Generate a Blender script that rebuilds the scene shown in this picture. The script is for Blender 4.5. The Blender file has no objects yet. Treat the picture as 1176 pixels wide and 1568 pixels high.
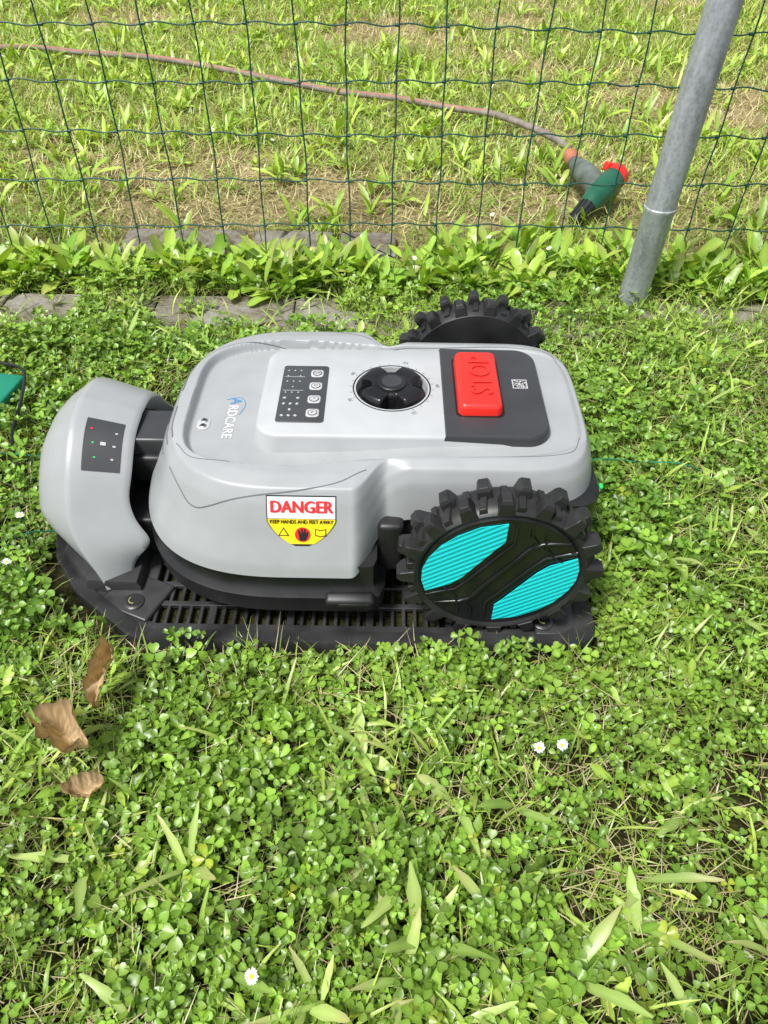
import bpy, bmesh, math, numpy as np
from mathutils import Vector, Matrix
rng = np.random.default_rng(7)
scene = bpy.context.scene
PI = math.pi

# ------------------------------------------------------------------ materials
def new_mat(name):
    m = bpy.data.materials.new(name); m.use_nodes = True
    nt = m.node_tree; b = nt.nodes['Principled BSDF']
    return m, nt, b

def plastic(name, col, rough=0.45, var=0.12, bump=0.15, bscale=900, spec=0.5, dust=0.0, vscale=25, coat=0):
    m, nt, b = new_mat(name)
    N = nt.nodes; L = nt.links
    tc = N.new('ShaderNodeTexCoord')
    n1 = N.new('ShaderNodeTexNoise'); n1.inputs['Scale'].default_value = vscale; n1.inputs['Detail'].default_value = 6
    L.new(tc.outputs['Object'], n1.inputs['Vector'])
    r = N.new('ShaderNodeValToRGB')
    lo = [c*(1-var) for c in col]; hi = [min(1, c*(1+var)+dust) for c in col]
    r.color_ramp.elements[0].position = .3; r.color_ramp.elements[1].position = .75
    r.color_ramp.elements[0].color = (*lo, 1); r.color_ramp.elements[1].color = (*hi, 1)
    L.new(n1.outputs['Fac'], r.inputs['Fac']); L.new(r.outputs['Color'], b.inputs['Base Color'])
    mr = N.new('ShaderNodeMapRange'); mr.inputs['To Min'].default_value = rough*.8; mr.inputs['To Max'].default_value = min(1, rough*1.25)
    L.new(n1.outputs['Fac'], mr.inputs['Value']); L.new(mr.outputs['Result'], b.inputs['Roughness'])
    b.inputs['Specular IOR Level'].default_value = spec
    b.inputs['Coat Weight'].default_value = coat
    if bump > 0:
        n2 = N.new('ShaderNodeTexNoise'); n2.inputs['Scale'].default_value = bscale; n2.inputs['Detail'].default_value = 2
        L.new(tc.outputs['Object'], n2.inputs['Vector'])
        bp = N.new('ShaderNodeBump'); bp.inputs['Strength'].default_value = bump; bp.inputs['Distance'].default_value = .0004
        L.new(n2.outputs['Fac'], bp.inputs['Height']); L.new(bp.outputs['Normal'], b.inputs['Normal'])
    return m

M_grey = plastic('grey_plastic', (.318, .332, .336), .36, .05, .10, 1400, dust=.01)
M_grey2 = plastic('light_grey_plastic', (.415, .430, .435), .34, .04, .10, 1400, dust=.01)
M_dock = plastic('dock_grey_plastic', (.328, .342, .347), .36, .04, .10, 1400)
M_seam = plastic('seam_grey', (.13, .135, .14), .6)
M_black = plastic('black_plastic', (.012, .012, .013), .42, .3, .2, 900, dust=.006)
M_blackg = plastic('gloss_black_plastic', (.010, .010, .011), .22, .3, .05, 400, dust=.002)
M_rubber = plastic('black_rubber', (.014, .014, .014), .42, .3, .25, 700, dust=.014)
M_dark = plastic('dark_grey_panel', (.040, .042, .045), .38, .1, .1, 800)
M_dark2 = plastic('dark_glass_panel', (.05, .053, .056), .3, .05, .0)
M_red = plastic('red_plastic', (.80, .028, .020), .30, .06, .05)
M_redshade = plastic('letter_shade_red', (.40, .010, .008), .4)
M_white = plastic('white_print', (.75, .75, .75), .5, .02, 0)
M_lgrey = plastic('grey_print', (.45, .45, .45), .5, .02, 0)
M_yellow = plastic('yellow_print', (.85, .66, .01), .4, .03, 0)
M_ink = plastic('black_print', (.01, .01, .01), .5, .02, 0)
M_redink = plastic('red_print', (.75, .02, .02), .5, .02, 0)
M_blue = plastic('blue_print', (.05, .25, .5), .5, .02, 0)
M_green = plastic('green_led', (.02, .6, .12), .4, .02, 0)
M_metal = plastic('steel', (.6, .6, .6), .25, .1, 0); M_metal.node_tree.nodes['Principled BSDF'].inputs['Metallic'].default_value = 1
M_teal = plastic('teal_plastic', (.01, .22, .13), .4, .1, .1)
M_dgreen = plastic('dark_green_plastic', (.012, .11, .06), .35, .15, .1, dust=.01)
M_fence = plastic('green_wire_coating', (.010, .075, .055), .4, .25, .0)
M_orange = plastic('orange_plastic', (.45, .14, .06), .55, .3, .1, dust=.08)
M_hose = plastic('hose_rubber', (.20, .165, .135), .6, .3, .2, dust=.08, vscale=40)
M_hosestripe = plastic('hose_stripe', (.42, .15, .085), .6, .2, .1, dust=.04)
M_gcap = plastic('grey_green_plastic', (.10, .125, .105), .5, .3, .2, dust=.05)
M_straweye = plastic('pale_plastic_ring', (.35, .33, .12), .5, .2, 0)

def cyan_mat():
    m, nt, b = new_mat('cyan_ribbed'); N = nt.nodes; L = nt.links
    tc = N.new('ShaderNodeTexCoord'); mp = N.new('ShaderNodeMapping')
    mp.inputs['Rotation'].default_value = (0, math.radians(-58), 0)
    L.new(tc.outputs['Object'], mp.inputs['Vector'])
    w = N.new('ShaderNodeTexWave'); w.bands_direction = 'X'; w.inputs['Scale'].default_value = 52; w.inputs['Distortion'].default_value = 0
    L.new(mp.outputs['Vector'], w.inputs['Vector'])
    b.inputs['Base Color'].default_value = (.012, .70, .74, 1); b.inputs['Roughness'].default_value = .4
    bp = N.new('ShaderNodeBump'); bp.inputs['Distance'].default_value = .0012; bp.inputs['Strength'].default_value = .45
    L.new(w.outputs['Fac'], bp.inputs['Height']); L.new(bp.outputs['Normal'], b.inputs['Normal'])
    return m
M_cyan = cyan_mat()

def galv_mat():
    m, nt, b = new_mat('galvanised_steel'); N = nt.nodes; L = nt.links
    tc = N.new('ShaderNodeTexCoord')
    mp = N.new('ShaderNodeMapping'); mp.inputs['Scale'].default_value = (1, 1, .25); L.new(tc.outputs['Object'], mp.inputs['Vector'])
    n = N.new('ShaderNodeTexNoise'); n.inputs['Scale'].default_value = 60; n.inputs['Detail'].default_value = 8; n.inputs['Roughness'].default_value = .7
    L.new(mp.outputs['Vector'], n.inputs['Vector'])
    v = N.new('ShaderNodeTexVoronoi'); v.inputs['Scale'].default_value = 160; L.new(tc.outputs['Object'], v.inputs['Vector'])
    mx = N.new('ShaderNodeMath'); mx.operation = 'MULTIPLY_ADD'; mx.inputs[1].default_value = .25
    L.new(v.outputs['Distance'], mx.inputs[0]); L.new(n.outputs['Fac'], mx.inputs[2])
    r = N.new('ShaderNodeValToRGB'); e = r.color_ramp.elements
    e[0].position = .38; e[0].color = (.23, .245, .26, 1); e[1].position = .8; e[1].color = (.47, .50, .53, 1)
    L.new(mx.outputs[0], r.inputs['Fac']); L.new(r.outputs['Color'], b.inputs['Base Color'])
    b.inputs['Metallic'].default_value = .3; b.inputs['Roughness'].default_value = .45
    bp = N.new('ShaderNodeBump'); bp.inputs['Distance'].default_value = .001; bp.inputs['Strength'].default_value = .3
    L.new(n.outputs['Fac'], bp.inputs['Height']); L.new(bp.outputs['Normal'], b.inputs['Normal'])
    return m
M_galv = galv_mat()

def leaf_mat(name, rough=.42, trans=.35, spec=.4):
    m, nt, b = new_mat(name); N = nt.nodes; L = nt.links
    at = N.new('ShaderNodeAttribute'); at.attribute_name = 'Col'
    L.new(at.outputs['Color'], b.inputs['Base Color'])
    b.inputs['Roughness'].default_value = rough; b.inputs['Specular IOR Level'].default_value = spec
    tr = N.new('ShaderNodeBsdfTranslucent')
    hs = N.new('ShaderNodeMixRGB'); hs.blend_type = 'MULTIPLY'; hs.inputs['Fac'].default_value = 1
    hs.inputs['Color2'].default_value = (1.2, 1.15, .45, 1)
    L.new(at.outputs['Color'], hs.inputs['Color1']); L.new(hs.outputs['Color'], tr.inputs['Color'])
    mx = N.new('ShaderNodeMixShader'); mx.inputs['Fac'].default_value = trans
    L.new(b.outputs[0], mx.inputs[1]); L.new(tr.outputs[0], mx.inputs[2])
    L.new(mx.outputs[0], nt.nodes['Material Output'].inputs['Surface'])
    return m
M_leaf = leaf_mat('leaf', .36, .28, .6)
M_straw = leaf_mat('straw', .7, .2, .2)

# ------------------------------------------------------------------ mesh helpers
def mk(name, verts, faces, mat=None, parent=None, smooth=True, auto=None):
    me = bpy.data.meshes.new(name)
    me.from_pydata([tuple(v) for v in verts], [], [tuple(f) for f in faces]); me.update()
    bm = bmesh.new(); bm.from_mesh(me); bmesh.ops.remove_doubles(bm, verts=bm.verts, dist=1e-6)
    bmesh.ops.recalc_face_normals(bm, faces=bm.faces); bm.to_mesh(me); bm.free()
    ob = bpy.data.objects.new(name, me); scene.collection.objects.link(ob)
    if mat: me.materials.append(mat)
    me.polygons.foreach_set('use_smooth', [smooth]*len(me.polygons))
    if smooth and auto is not None:
        try: me.set_sharp_from_angle(angle=math.radians(auto))
        except Exception: pass
    if parent: ob.parent = parent
    return ob

def empty(name, loc=(0, 0, 0)):
    e = bpy.data.objects.new(name, None); e.location = loc; scene.collection.objects.link(e); return e

def rrect(cx, cy, w, h, r, n=8):
    pts = []
    for (sx, sy, a0) in ((1, 1, 0), (-1, 1, 90), (-1, -1, 180), (1, -1, 270)):
        for i in range(n+1):
            a = math.radians(a0+90*i/n)
            pts.append((cx+sx*(w/2-r)+r*math.cos(a), cy+sy*(h/2-r)+r*math.sin(a)))
    return pts

def loft(name, outline, levels, mat, parent, cap_bottom=True, auto=40):
    O = np.array(outline); n = len(O)
    nx = np.roll(O, -1, 0)-np.roll(O, 1, 0)
    nr = np.stack([nx[:, 1], -nx[:, 0]], 1); nr /= np.linalg.norm(nr, axis=1)[:, None]+1e-12
    area = np.sum(O[:, 0]*np.roll(O[:, 1], -1)-np.roll(O[:, 0], -1)*O[:, 1])
    if area < 0: nr = -nr
    V = []; F = []
    for (ins, z) in levels:
        P = O-nr*ins
        V += [(p[0], p[1], z) for p in P]
    for k in range(len(levels)-1):
        for i in range(n):
            j = (i+1) % n
            F.append((k*n+i, k*n+j, (k+1)*n+j, (k+1)*n+i))
    F.append(tuple(range((len(levels)-1)*n, len(levels)*n)))
    if cap_bottom: F.append(tuple(reversed(range(n))))
    return mk(name, V, F, mat, parent, True, auto)

def rbox(name, c, s, bev, mat, parent, rot=(0, 0, 0), seg=3):
    bm = bmesh.new(); bmesh.ops.create_cube(bm, size=1)
    for v in bm.verts: v.co = Vector((v.co.x*s[0], v.co.y*s[1], v.co.z*s[2]))
    if bev > 0: bmesh.ops.bevel(bm, geom=list(bm.edges), offset=bev, segments=seg, affect='EDGES', profile=.5)
    R = Matrix.Translation(c) @ (Matrix.Rotation(rot[2], 4, 'Z') @ Matrix.Rotation(rot[1], 4, 'Y') @ Matrix.Rotation(rot[0], 4, 'X'))
    bm.transform(R)
    me = bpy.data.meshes.new(name); bm.to_mesh(me); bm.free()
    me.materials.append(mat); ob = bpy.data.objects.new(name, me); scene.collection.objects.link(ob)
    me.polygons.foreach_set('use_smooth', [True]*len(me.polygons))
    try: me.set_sharp_from_angle(angle=math.radians(35))
    except Exception: pass
    if parent: ob.parent = parent
    return ob

def tube_geo(pts, rad, n=8, caps=True):
    P = [Vector(p) for p in pts]; m = len(P)
    if not hasattr(rad, '__len__'): rad = [rad]*m
    V = []; F = []; up = Vector((0, 0, 1)); prev = None
    for i in range(m):
        t = (P[min(i+1, m-1)]-P[max(i-1, 0)])
        if t.length < 1e-9: t = P[-1]-P[0]
        t.normalize()
        if prev is None:
            a = t.cross(up)
            if a.length < 1e-3: a = t.cross(Vector((1, 0, 0)))
        else:
            a = prev-t*prev.dot(t)
        a.normalize(); prev = a; b = t.cross(a)
        for k in range(n):
            th = 2*PI*k/n
            V.append(P[i]+(a*math.cos(th)+b*math.sin(th))*rad[i])
    for i in range(m-1):
        for k in range(n):
            j = (k+1) % n; F.append((i*n+k, i*n+j, (i+1)*n+j, (i+1)*n+k))
    if caps:
        F.append(tuple(range(n))); F.append(tuple(range((m-1)*n, m*n)))
    return V, F

def tube(name, pts, rad, mat, parent, n=8, auto=45):
    V, F = tube_geo(pts, rad, n); return mk(name, V, F, mat, parent, True, auto)

def smooth_path(pts, k=12):
    P = [np.array(p, float) for p in pts]; P = [2*P[0]-P[1]]+P+[2*P[-1]-P[-2]]
    out = []
    for i in range(1, len(P)-2):
        for j in range(k):
            t = j/k
            out.append(.5*((2*P[i])+(-P[i-1]+P[i+1])*t+(2*P[i-1]-5*P[i]+4*P[i+1]-P[i+2])*t*t+(-P[i-1]+3*P[i]-3*P[i+1]+P[i+2])*t**3))
    out.append(P[-2]); return out

def text_geo(s, size, spacing=1.0, bold=0.0):
    cu = bpy.data.curves.new('t', 'FONT'); cu.body = s; cu.size = size; cu.align_x = 'CENTER'; cu.align_y = 'CENTER'; cu.space_character = spacing
    cu.resolution_u = 3; cu.offset = bold
    ob = bpy.data.objects.new('t', cu); scene.collection.objects.link(ob)
    bpy.context.view_layer.update()
    dg = bpy.context.evaluated_depsgraph_get()
    me = bpy.data.meshes.new_from_object(ob.evaluated_get(dg))
    V = np.array([v.co[:] for v in me.vertices]); F = [tuple(p.vertices) for p in me.polygons]
    bpy.data.objects.remove(ob); bpy.data.meshes.remove(me)
    return V, F

def flat_text(name, s, size, loc, rotz, mat, parent, sx=1.0, spacing=1.0):
    V, F = text_geo(s, size, spacing)
    c, sn = math.cos(rotz), math.sin(rotz)
    V2 = [(loc[0]+c*v[0]*sx-sn*v[1], loc[1]+sn*v[0]*sx+c*v[1], loc[2]) for v in V]
    return mk(name, V2, F, mat, parent, False)

def sstep(a, b, x):
    t = np.clip((x-a)/(b-a), 0, 1); return t*t*(3-2*t)

# ------------------------------------------------------------------ MOWER
CY = .7275
mower = empty('robotic_lawn_mower', (0, CY, 0))
def par(ob, p=mower):
    ob.parent = p; ob.matrix_parent_inverse = Matrix.Translation(-Vector(p.location)); return ob
NF, NR = 2.7, 4.0
XF, AF, XR, AR = -.10, .194, .12, .129
HW1, HW2 = .2025, .145
def hw(x): return HW1+(HW2-HW1)*sstep(-.035, .005, x)
def tab(pts):
    e = np.linspace(0, .21, 1051); z = np.interp(e, [p[0] for p in pts], [p[1] for p in pts])
    k = np.exp(-.5*(np.arange(-30, 31)/7.)**2); k /= k.sum()
    zp = np.concatenate([2*z[0]-z[30:0:-1], z, z[-2:-32:-1]]); return e, np.convolve(zp, k, 'valid')
EW, ZW = tab([(0, .094), (.004, .106), (.020, .137), (.036, .171), (.046, .186), (.065, .191), (.1, .193), (.21, .194)])
EN, ZN = tab([(0, .13), (.004, .15), (.010, .175), (.018, .190), (.03, .195), (.21, .197)])
PX0, PX1, PW = -.148, .186, .089
def surf(x, y, r=None):
    x = np.asarray(x, float); y = np.asarray(y, float)
    if r is None:
        rf = ((np.abs(x-XF)/AF)**NF+(np.abs(y)/HW1)**NF)**(1/NF)
        rr = ((np.abs(x-XR)/AR)**NR+(np.abs(y)/HW2)**NR)**(1/NR)
        r = np.where(x < XF, rf, np.where(x > XR, rr, np.abs(y)/hw(x)))
    b = sstep(-.04, .03, x)
    z = (1-b)*np.interp((1-r)*HW1, EW, ZW)+b*np.interp((1-r)*HW2, EN, ZN)
    g = .126-.014*sstep(-.12, .02, x)
    q = ((np.abs(x-.0)/.235)**5+(np.abs(y)/g)**5)**(1/5)
    m = sstep(0, .0040, (1-q)*.12)
    z = z-m*(.0105*(1-sstep(-.16, .14, x))+.0022)
    inx = np.minimum(np.minimum(x-PX0, PX1-x), PW-np.abs(y))
    z = z-.02*sstep(.008, .012, inx)
    return z
def ring(r):
    P = []
    A = np.linspace(PI/2, 3*PI/2, 241)
    for a in A:
        c, s = math.cos(a), math.sin(a)
        P.append((XF+r*AF*math.copysign(abs(c)**(2/NF), c), r*HW1*math.copysign(abs(s)**(2/NF), s)))
    for x in np.linspace(XF, XR, 111)[1:-1]: P.append((x, -r*float(hw(x))))
    A = np.linspace(-PI/2, PI/2, 161)
    for a in A:
        c, s = math.cos(a), math.sin(a)
        P.append((XR+r*AR*abs(c)**(2/NR), r*HW2*math.copysign(abs(s)**(2/NR), s)))
    for x in np.linspace(XR, XF, 111)[1:-1]: P.append((x, r*float(hw(x))))
    return np.array(P)
rs = np.concatenate([np.linspace(1, .70, 66), np.linspace(.70, 0, 91)[1:]])
V = []; F = []
base = ring(1.0); n = len(base)
bz = surf(base[:, 0], base[:, 1], np.ones(n))
R1 = ring(.975)
V += [(p[0], p[1]+CY, z+.002) for p, z in zip(R1, bz)]
for r in rs:
    P = ring(r); z = surf(P[:, 0], P[:, 1], np.full(n, r))
    V += [(p[0], p[1]+CY, zz) for p, zz in zip(P, z)]
for k in range(len(rs)):
    for i in range(n):
        j = (i+1) % n; F.append((k*n+i, k*n+j, (k+1)*n+j, (k+1)*n+i))
par(mk('top_shell', V, F, M_grey, None, True, 50))

def on_body(name, poly, rad, mat, n=6, lift=0.0):
    pts = smooth_path([(p[0], p[1], 0) for p in poly], 14)
    out = [(p[0], p[1]+CY, float(surf(p[0], p[1]))+lift) for p in pts]
    return par(tube(name, out, rad, mat, None, n))
for s in (-1, 1):
    on_body('shell_crease', [(-.243, s*.104), (-.228, s*.130), (-.212, s*.150), (-.19, s*.158), (-.15, s*.160), (-.09, s*.157), (-.05, s*.148), (-.02, s*.130)], .0010, M_seam, lift=-.0006)
    on_body('tray_edge', [(-.236, s*.085), (-.21, s*.112), (-.15, s*.121), (-.09, s*.117), (-.04, s*.111), (.05, s*.1095), (.15, s*.1095), (.205, s*.10), (.222, s*.07)], .0007, M_seam, lift=-.0004)
for i, xx in enumerate((-.264, -.256, -.248)):
    for sg in (-1, 1):
        on_body('vent', [(xx+.005, sg*.072), (xx, sg*.05), (xx-.001, sg*.016)], .0013, M_seam, lift=-.0004)
zz = float(surf(-.214, -.04))
par(loft('lock_plate', rrect(-.214, CY-.041, .015, .022, .007), [(0, zz-.002), (0, zz+.001), (.001, zz+.0016)], M_lgrey, None))
for dy in (-.005, .005):
    o = [(-.214+.0042*math.cos(a), CY-.041+dy+.0042*math.sin(a)) for a in np.linspace(0, 2*PI, 17)[:-1]]
    par(loft('lock_screw', o, [(0, zz), (0, zz+.0022), (.001, zz+.003)], M_metal, None))
    o = [(-.214+.0018*math.cos(a), CY-.041+dy+.0018*math.sin(a)) for a in np.linspace(0, 2*PI, 9)[:-1]]
    par(loft('lock_hole', o, [(0, zz+.002), (0, zz+.0033)], M_ink, None))
def body_text(name, s, size, x, y, rotz, mat, sx=1.0, lift=.0007):
    V, F = text_geo(s, size)
    c, sn = math.cos(rotz), math.sin(rotz); out = []
    for v in V:
        px, py = x+c*v[0]*sx-sn*v[1], y+sn*v[0]*sx+c*v[1]
        out.append((px, CY+py, float(surf(px, py))+lift))
    return par(mk(name, out, F, mat, None, False))
body_text('logo_text', 'RDCARE', .0165, -.184, -.037, -PI/2, M_white, 1.0)
body_text('logo_initial', 'A', .019, -.183, .003, -PI/2, M_blue)
on_body('logo_swoosh', [(-.194, .006), (-.178, .010), (-.170, -.004), (-.175, -.024)], .0005, M_blue, lift=.0002)

ZP = .2035
pl = loft('control_platform', rrect((PX0+PX1)/2, CY, PX1-PX0, 2*PW, .028, 10),
          [(-.006, .175), (-.003, .183), (0, ZP-.004), (.0012, ZP-.0014), (.004, ZP)], M_grey2, None)
cu = loft('cutter', [(.007+.045*math.cos(a), CY+.004+.045*math.sin(a)) for a in np.linspace(0, 2*PI, 65)[:-1]], [(.004, ZP-.013), (0, ZP+.01)], M_black, None)
mod = pl.modifiers.new('b', 'BOOLEAN'); mod.object = cu; mod.operation = 'DIFFERENCE'; mod.solver = 'EXACT'
bpy.context.view_layer.update()
me = bpy.data.meshes.new_from_object(pl.evaluated_get(bpy.context.evaluated_depsgraph_get()))
pl.modifiers.clear(); pl.data = me; bpy.data.objects.remove(cu)
try: me.set_sharp_from_angle(angle=math.radians(40))
except Exception: pass
par(pl)
KX, KY = .007, CY+.004
circ = lambda r, cx, cy, n=48: [(cx+r*math.cos(a), cy+r*math.sin(a)) for a in np.linspace(0, 2*PI, n+1)[:-1]]
par(loft('knob_well', circ(.0432, KX, KY), [(0, ZP-.0125), (0, ZP-.0115)], M_blackg, None))
V = []; F = []
for i, a in enumerate(np.linspace(0, 2*PI, 65)[:-1]):
    for (r, z) in ((.0425, ZP-.0118), (.0443, ZP-.001), (.0458, ZP+.0006), (.047, ZP+.0003)):
        V.append((KX+r*math.cos(a), KY+r*math.sin(a), z))
for i in range(64):
    j = (i+1) % 64
    for k in range(3): F.append((i*4+k, j*4+k, j*4+k+1, i*4+k+1))
par(mk('knob_collar', V, F, M_blackg, None, True, 50))
def lobes(r0, r1, off=0):
    kn = []
    for a in np.linspace(0, 2*PI, 193)[:-1]:
        aa = a-math.radians(47)
        f = .5+.5*math.cos(4*aa)
        r = r0+(r1-r0)*float(sstep(.12, .55, f))-off
        kn.append((KX+r*math.cos(a), KY+r*math.sin(a)))
    return kn
O0 = lobes(.0245, .0395); O1 = lobes(.0240, .0388); O2 = lobes(.0228, .0372); O3 = lobes(.0205, .0345); O4 = lobes(.0185, .0215)
V = []; F = []; n = len(O0)
for O, z in ((O0, ZP-.0115), (O0, ZP+.002), (O1, ZP+.0050), (O2, ZP+.0068), (O3, ZP+.0078), (O4, ZP+.0072)): V += [(p[0], p[1], z) for p in O]
for k in range(5):
    for i in range(n): j = (i+1) % n; F.append((k*n+i, k*n+j, (k+1)*n+j, (k+1)*n+i))
F.append(tuple(range(5*n, 6*n)))
par(mk('knob_cross', V, F, M_blackg, None, True, 50))
par(loft('knob_cap', circ(.0175, KX, KY), [(0, ZP+.005), (0, ZP+.0088), (.001, ZP+.0098)], M_black, None))
par(loft('knob_cap_inlay', circ(.0125, KX, KY), [(0, ZP+.009), (0.0005, ZP+.0104)], M_dark, None))
for t, a in (('20', -62), ('30', 208), ('40', 150), ('50', 72), ('60', 5)):
    a = math.radians(a); par(flat_text('dial_number', t, .0065, (KX+.055*math.cos(a), KY+.055*math.sin(a), ZP+.0004), a-PI/2, M_seam, None))
for a in range(-60, 220, 14):
    a = math.radians(a); x, y = KX+.0495*math.cos(a), KY+.0495*math.sin(a)
    par(rbox('dial_tick', (x, y, ZP), (.0025, .0005, .0008), 0, M_seam, None, (0, 0, a)))
par(loft('keypad', rrect(-.098, CY-.01, .055, .112, .004), [(0, ZP-.001), (0, ZP+.0008), (.0004, ZP+.0011)], M_dark2, None))
for i in range(4):
    y = CY-.01+.039-i*.0262
    par(loft('key', rrect(-.084, y, .0150, .0150, .004, 5), [(0, ZP+.0008), (0, ZP+.0017), (.0005, ZP+.002)], M_lgrey, None))
    par(loft('key_ring', circ(.0056, -.084, y, 24), [(0, ZP+.0018), (0, ZP+.0023)], M_dark, None))
    par(loft('key_dot', circ(.0046, -.084, y, 24), [(0, ZP+.0021), (0, ZP+.0026)], M_lgrey, None))
    par(flat_text('key_label', ('OK', 'O', 'T', 'P')[i], .006, (-.084, y, ZP+.0028), 0, M_ink, None))
for r in range(9):
    for c in range(3):
        if (r+c*2) % 4 == 3: continue
        y = CY-.01+.045-r*.0112
        if r < 5:
            par(loft('led', circ(.0010, -.119+.0075*c, y, 8), [(0, ZP+.001), (0, ZP+.0014)], M_lgrey, None))
        else:
            par(rbox('icon', (-.119+.0078*c, y, ZP+.0013), (.0034, .0026, .0004), 0, M_lgrey, None, (0, 0, r*.7)))
for y in (CY+.022, CY-.006): par(rbox('keypad_line', (-.1105, y, ZP+.0013), (.024, .0005, .0004), 0, M_lgrey, None))
rr_ = rrect((.067+PX1)/2, CY, PX1-.067, 2*PW-.001, .026, 10)
o2 = [p for p in rr_ if p[0] >= .0931]
pos = [p for p in o2 if p[1] > CY]; neg = [p for p in o2 if p[1] < CY]
pos = sorted(pos, key=lambda p: math.atan2(p[1]-CY, p[0]-.1265))
neg = sorted(neg, key=lambda p: math.atan2(p[1]-CY, p[0]-.1265))
outl = pos+[(.067, CY+PW-.0005), (.067, CY-PW+.0005)]+neg
par(loft('rear_panel', outl, [(-.003, .183), (-.0012, ZP-.003), (.0008, ZP+.0012), (.0022, ZP+.0022)], M_dark, None, auto=35))
ZR = ZP+.0022
par(loft('stop_bezel', rrect(.109, CY+.006, .056, .120, .008), [(0, ZR-.001), (0, ZR+.0006)], M_blackg, None))
par(loft('stop_button', rrect(.109, CY+.006, .050, .114, .008), [(-.001, ZR-.001), (0, ZR+.008), (.0012, ZR+.0115), (.004, ZR+.0135), (.007, ZR+.0138)], M_red, None, auto=70))
V, Ft = text_geo('STOP', .034)
# raised letters over an offset dark copy painted as their shade, baseline running away from the near side, tops towards the front of the mower
for dz, mt, off in ((.0142, M_redshade, .0007), (.0150, M_red, 0)):
    V2 = [(.113-v[1]*1.05+off, CY+.010+v[0]*.98-off, ZR+dz) for v in V]
    par(mk('stop_text', V2, Ft, mt, None, False))
par(rbox('qr_label', (.161, CY+.012, ZR+.0003), (.018, .018, .0008), 0, M_lgrey, None))
r2 = np.random.default_rng(3); V = []; F = []
for i in range(13):
    for j in range(13):
        if r2.random() < .45 or (i in (0, 1, 2) and j in (0, 1, 2)):
            x = .161-.0078+i*.0012; y = CY+.012-.0078+j*.0012; k = len(V)
            V += [(x, y, ZR+.001), (x+.0012, y, ZR+.001), (x+.0012, y+.0012, ZR+.001), (x, y+.0012, ZR+.001)]; F.append((k, k+1, k+2, k+3))
par(mk('qr_modules', V, F, M_ink, None, False))
par(rbox('rear_led', (.2445, CY-.115, .158), (.004, .007, .004), .001, M_green, None))

zf = np.linspace(.096, .190, 400); ef = np.interp(zf, ZW, EW)
arc = np.concatenate([[0], np.cumsum(np.hypot(np.diff(zf), np.diff(ef)))])
def side(x, s, lift):
    z = float(np.interp(s, arc, zf)); e = float(np.interp(s, arc, ef))
    e2 = float(np.interp(s+.001, arc, ef)); z2 = float(np.interp(s+.001, arc, zf))
    t = np.array([e2-e, z2-z]); t /= np.linalg.norm(t)
    return (x, CY-HW1+e-t[1]*lift, z+t[0]*lift)
s0 = float(np.interp(.128, zf, arc)); s1 = float(np.interp(.180, zf, arc)); SH = s1-s0
def wrow(t, m):
    w = .0375-m
    if t > .5: return w
    q = (.5-t)/.5
    return w*max(0.0, 1-q**2.4)**.5*(.62+.38*(1-q)) if q < 1 else .004
def shield(name, t0, t1, m, mat, lift, ins=0):
    V = []; F = []; nr_, nc = 18, 12
    for i in range(nr_+1):
        t = t0+(t1-t0)*i/nr_; w = wrow(t, m)
        for j in range(nc+1): V.append(side(-.0885+w*(2*j/nc-1), s0+t*SH, lift))
    for i in range(nr_):
        for j in range(nc): a = i*(nc+1)+j; F.append((a, a+1, a+nc+2, a+nc+1))
    return par(mk(name, V, F, mat, None, True))
shield('danger_sticker_border', 0.02, 1.0, 0, M_ink, .0005)
shield('danger_sticker_yellow', .06, .55, .0012, M_yellow, .0009)
shield('danger_sticker_white', .56, .975, .0012, M_white, .0009)
def side_text(name, s, size, xc, t, mat, lift=.0014, sx=1.0, bold=0):
    V, F = text_geo(s, size)
    for k in range(3 if bold else 1):
        par(mk(name, [side(xc+v[0]*sx+k*bold*.6, s0+t*SH+v[1]+(bold*.3 if k == 1 else 0), lift+k*.0002) for v in V], F, mat, None, False))
side_text('danger_text', 'DANGER', .0185, -.0892, .775, M_redink, sx=.90, bold=.0014)
side_text('danger_text_small', 'KEEP HANDS AND FEET AWAY', .0060, -.0888, .50, M_ink, sx=.82, bold=.0003)
o = [(.0085*math.cos(a), .0085*math.sin(a)) for a in np.linspace(0, 2*PI, 25)[:-1]]
def side_poly(name, pts, xc, t, mat, lift):
    par(mk(name, [side(xc+p[0], s0+t*SH+p[1], lift) for p in pts], [tuple(range(len(pts)))], mat, None, False))
side_poly('danger_hand_disc', o, -.0875, .25, M_redink, .0013)
hand = [(-.003, -.006), (.003, -.006), (.005, -.001), (.0055, .003), (.0042, .0035), (.003, .001), (.003, .006), (.0015, .006), (.001, .001), (0, .0066), (-.0015, .006), (-.001, .001), (-.0032, .005), (-.0045, .004), (-.0035, -.001)]
side_poly('danger_hand', [(a*1.15, b*1.15) for a, b in hand], -.0875, .25, M_ink, .0017)
side_poly('danger_triangle', [(-.006, -.004), (.006, -.004), (0, .006)], -.108, .29, M_ink, .0013)
side_poly('danger_triangle_in', [(-.0042, -.003), (.0042, -.003), (0, .0042)], -.108, .29, M_yellow, .0017)
side_poly('danger_book', [(-.006, -.004), (0, -.0055), (.006, -.004), (.006, .004), (0, .0025), (-.006, .004)], -.068, .30, M_ink, .0013)
side_poly('danger_book_in', [(-.005, -.003), (0, -.0044), (.005, -.003), (.005, .003), (0, .0015), (-.005, .003)], -.068, .30, M_yellow, .0017)

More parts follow.
